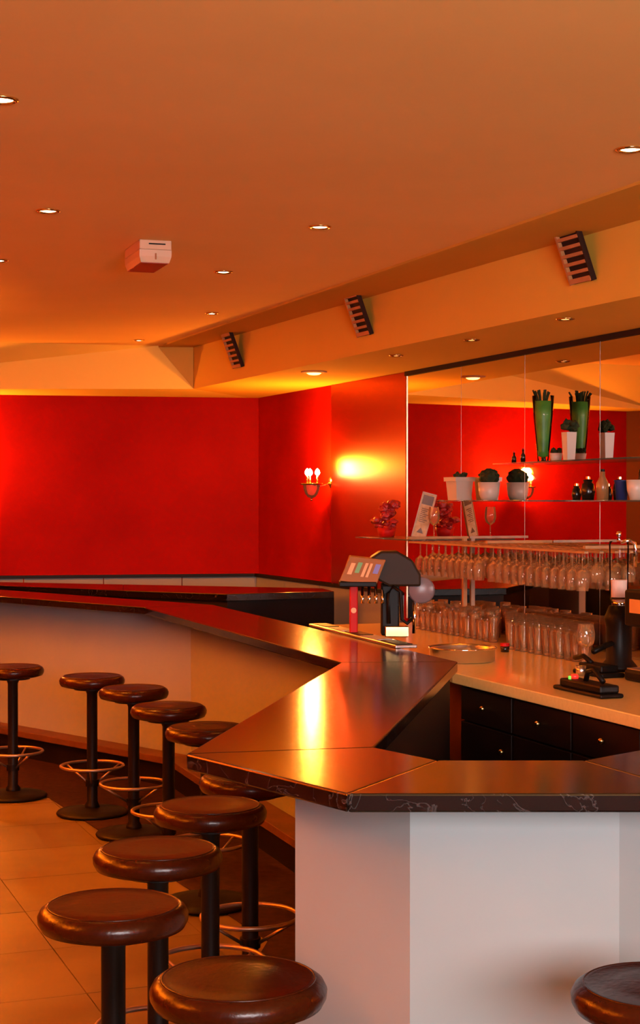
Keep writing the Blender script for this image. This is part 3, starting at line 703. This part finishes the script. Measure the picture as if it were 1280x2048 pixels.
# espresso machine, mostly past the frame
mx_, my_ = W(s_of(1300, .5) + .18, .42)
t = thing('espresso_machine', 'black espresso machine mostly past the right frame edge', 'coffee machine', (mx_, my_, gz), WALLANG)
b = B(); box(b, -.20, .25, -.20, .20, .0, .05); box(b, -.20, .25, .0, .20, .05, .34); box(b, -.20, .25, -.20, .0, .24, .40); link('body', b, 'blackmetal', t, bevel=.012)
b = B(); box(b, -.19, .24, -.19, -.01, .05, .056); link('drip_tray', b, 'steel', t)
b = B(); lathe(b, [(0, .17), (.035, .17), (.035, .24), (0, .24)], 20, Matrix.Translation((-.05, -.1, 0))); link('brew_head', b, 'chrome', t, smooth=True)
b = B(); box(b, -.15, .2, -.203, -.199, .30, .36); link('name_plate', b, 'taporange', t)
# black odds and ends on the worktop
px, off = 1195, .62
x, y = sp(px, off); t = thing('knock_box', 'low black tray with steel cup ahead of the coffee grinder', 'tray', (x, y, gz), WALLANG)
b = B(); box(b, -.12, .14, -.06, .06, .0, .02); box(b, -.10, .1, -.04, .05, .02, .05); link('body', b, 'blackmetal', t, bevel=.006)
b = B(); lathe(b, [(0, .0), (.022, .0), (.024, .045), (.02, .045), (.018, .006), (0, .006)], 20, Matrix.Translation((.0, -.085, 0))); link('cup', b, 'steel', t, smooth=True)
b = B(); tube(b, [(-.05, 0, .05), (-.12, -.0, .075), (-.20, .0, .06)], .012, 10); link('handle', b, 'blackmetal', t, smooth=True)
x, y = W(sF + .86, dep - .17); t = thing('charging_cradle', 'low black gadget with a red and a green light at the worktop front', 'gadget', (x, y, gz), WALLANG)
b = B(); box(b, -.13, .26, -.055, .055, 0, .018); box(b, -.09, .24, -.045, .045, .018, .05); link('base', b, 'blackmetal', t, bevel=.008)
b = B(); lathe(b, [(0, .05), (.016, .05), (.017, .062), (.012, .068), (0, .069)], 20, Matrix.Translation((-.04, 0, 0))); link('button', b, 'ledred', t, smooth=True)
b = B(); lathe(b, [(0, .05), (.006, .05), (.006, .062), (0, .064)], 14, Matrix.Translation((-.028, -.03, 0))); link('indicator', b, 'ledgreen', t)
b = B(); tube(b, [(.05, 0, .05), (.07, 0, .09), (.12, 0, .10), (.19, 0, .06)], .011, 10); link('strap', b, 'blackmetal', t, smooth=True)

# ------------------------------------------------------------ beer tap, drip mats on the bar
def cw(px, py, drop=.64): y = drop * 3200 / (py - 1001); return (px - 640) / 3200 * y, y
tx_, ty_ = .325, 7.62
t = thing('beer_tap', 'beer dispenser with slanted lit front, rounded dark housing and red column', 'beer tap', (tx_, ty_, HB + .0005), 0)
b = B()   # housing: rounded hood extruded across
prof = [(-.10, .29), (-.085, .37), (-.04, .40), (.04, .40), (.11, .36), (.15, .29), (.15, .235), (.0, .235)]
L0 = [b.verts.new((x, -.09, z)) for x, z in prof]; L1 = [b.verts.new((x, .10, z)) for x, z in prof]
b.faces.new(L0); b.faces.new(L1[::-1])
for i in range(len(prof)): b.faces.new((L0[i], L0[(i + 1) % len(prof)], L1[(i + 1) % len(prof)], L1[i]))
link('housing', b, 'taphead', t, bevel=.01)
b = B(); vs = [(-.235, -.12, .262), (-.06, -.12, .245), (-.015, -.10, .36), (-.185, -.10, .378), (-.225, .05, .262), (-.05, .05, .245), (-.015, .05, .36), (-.185, .05, .378)]
v = [b.verts.new(q) for q in vs]
for f in ((0, 1, 2, 3), (7, 6, 5, 4), (0, 4, 5, 1), (1, 5, 6, 2), (2, 6, 7, 3), (3, 7, 4, 0)): b.faces.new([v[i] for i in f])
face = link('sign_face', b, 'tapface', t, bevel=.004)
def bad(u0, u1, w0, w1, m):
    b = B(); P_ = lambda u, w_: Vector(vs[0]).lerp(Vector(vs[1]), u).lerp(Vector(vs[3]).lerp(Vector(vs[2]), u), w_) + Vector((0, -.0025, 0))
    v = [b.verts.new(P_(*q)) for q in ((u0, w0), (u1, w0), (u1, w1), (u0, w1))]; b.faces.new(v); link('badge', b, m, face)
bad(.12, .24, .3, .75, 'taporange'); bad(.30, .42, .38, .8, 'tapgreen'); bad(.50, .58, .25, .8, 'taporange'); bad(.63, .70, .25, .8, 'taporange'); bad(.78, .92, .42, .8, 'tapblue')
b = B(); box(b, -.235, -.06, -.125, .06, .235, .258); link('drip_edge', b, 'black', t, bevel=.004)
b = B(); box(b, -.185, -.146, -.06, .02, .0, .25); cl = link('red_column', b, 'redcol', t, bevel=.006)
b = B(); lathe(b, [(0, 0), (.013, 0), (.013, .004), (0, .004)], 20, Matrix.Translation((-.166, -.061, .12)) @ Matrix.Rotation(PI / 2, 4, 'X')); link('badge', b, 'taporange', cl)
for k in range(4):
    xx = -.125 + k * .032
    b = B(); tube(b, [(xx, -.05, .25), (xx, -.05, .215), (xx, -.085, .19), (xx, -.09, .155)], .0085, 10); link('spout', b, 'chrome', t, smooth=True)
b = B(); box(b, -.035, .05, -.06, .04, .0, .24); link('pillar', b, 'black', t, bevel=.008)
b = B(); tube(b, [(-.0, -.09, .06), (-.005, -.09, .20), (.02, -.09, .235), (.055, -.09, .21), (.06, -.09, .08), (.085, -.09, .06), (.11, -.09, .085)], .009, 10); link('hose', b, 'blackmetal', t, smooth=True)
b = B(); lathe(b, [(0, 0), (.06, 0), (.064, .012), (.055, .02), (0, .024)], 32, Matrix.Translation((.155, -.04, .215)) @ Matrix.Rotation(PI / 2, 4, 'X')); link('side_disc', b, 'greyplastic', t, smooth=True)
b = B(); tube(b, [(.125, -.045, .165), (.12, -.045, .01)], .009, 10); link('disc_stem', b, 'chrome', t, smooth=True)
b = B(); box(b, -.02, .09, -.13, -.07, 0.0, .05); link('drip_cup', b, 'brass', t, bevel=.004)
# drip tray along the inner counter edge, paper mats
t = thing('drip_tray', 'long steel drip tray along the inner edge of the bar, under the tap', 'drip tray')
p0 = Vector(cw(655, 1252)); p1 = Vector(cw(835, 1296)); d = (p1 - p0).normalized(); nn = Vector((-d.y, d.x))
if nn.x > 0: nn = -nn
b = B(); prism(b, [tuple(p0), tuple(p1), tuple(p1 + nn * .10), tuple(p0 + nn * .10)], HB, HB + .014); link('tray', b, 'steel', t, bevel=.003)
L = (p1 - p0).length
for k in range(5):
    a0 = p0 + d * (k * L / 5 + .02); a1 = p0 + d * ((k + 1) * L / 5 - .02)
    b = B(); prism(b, [tuple(a0 + nn * .015), tuple(a1 + nn * .015), tuple(a1 + nn * .085), tuple(a0 + nn * .085)], HB + .014, HB + .017); link('grate', b, 'towel' if k % 2 else 'blackmetal', t)
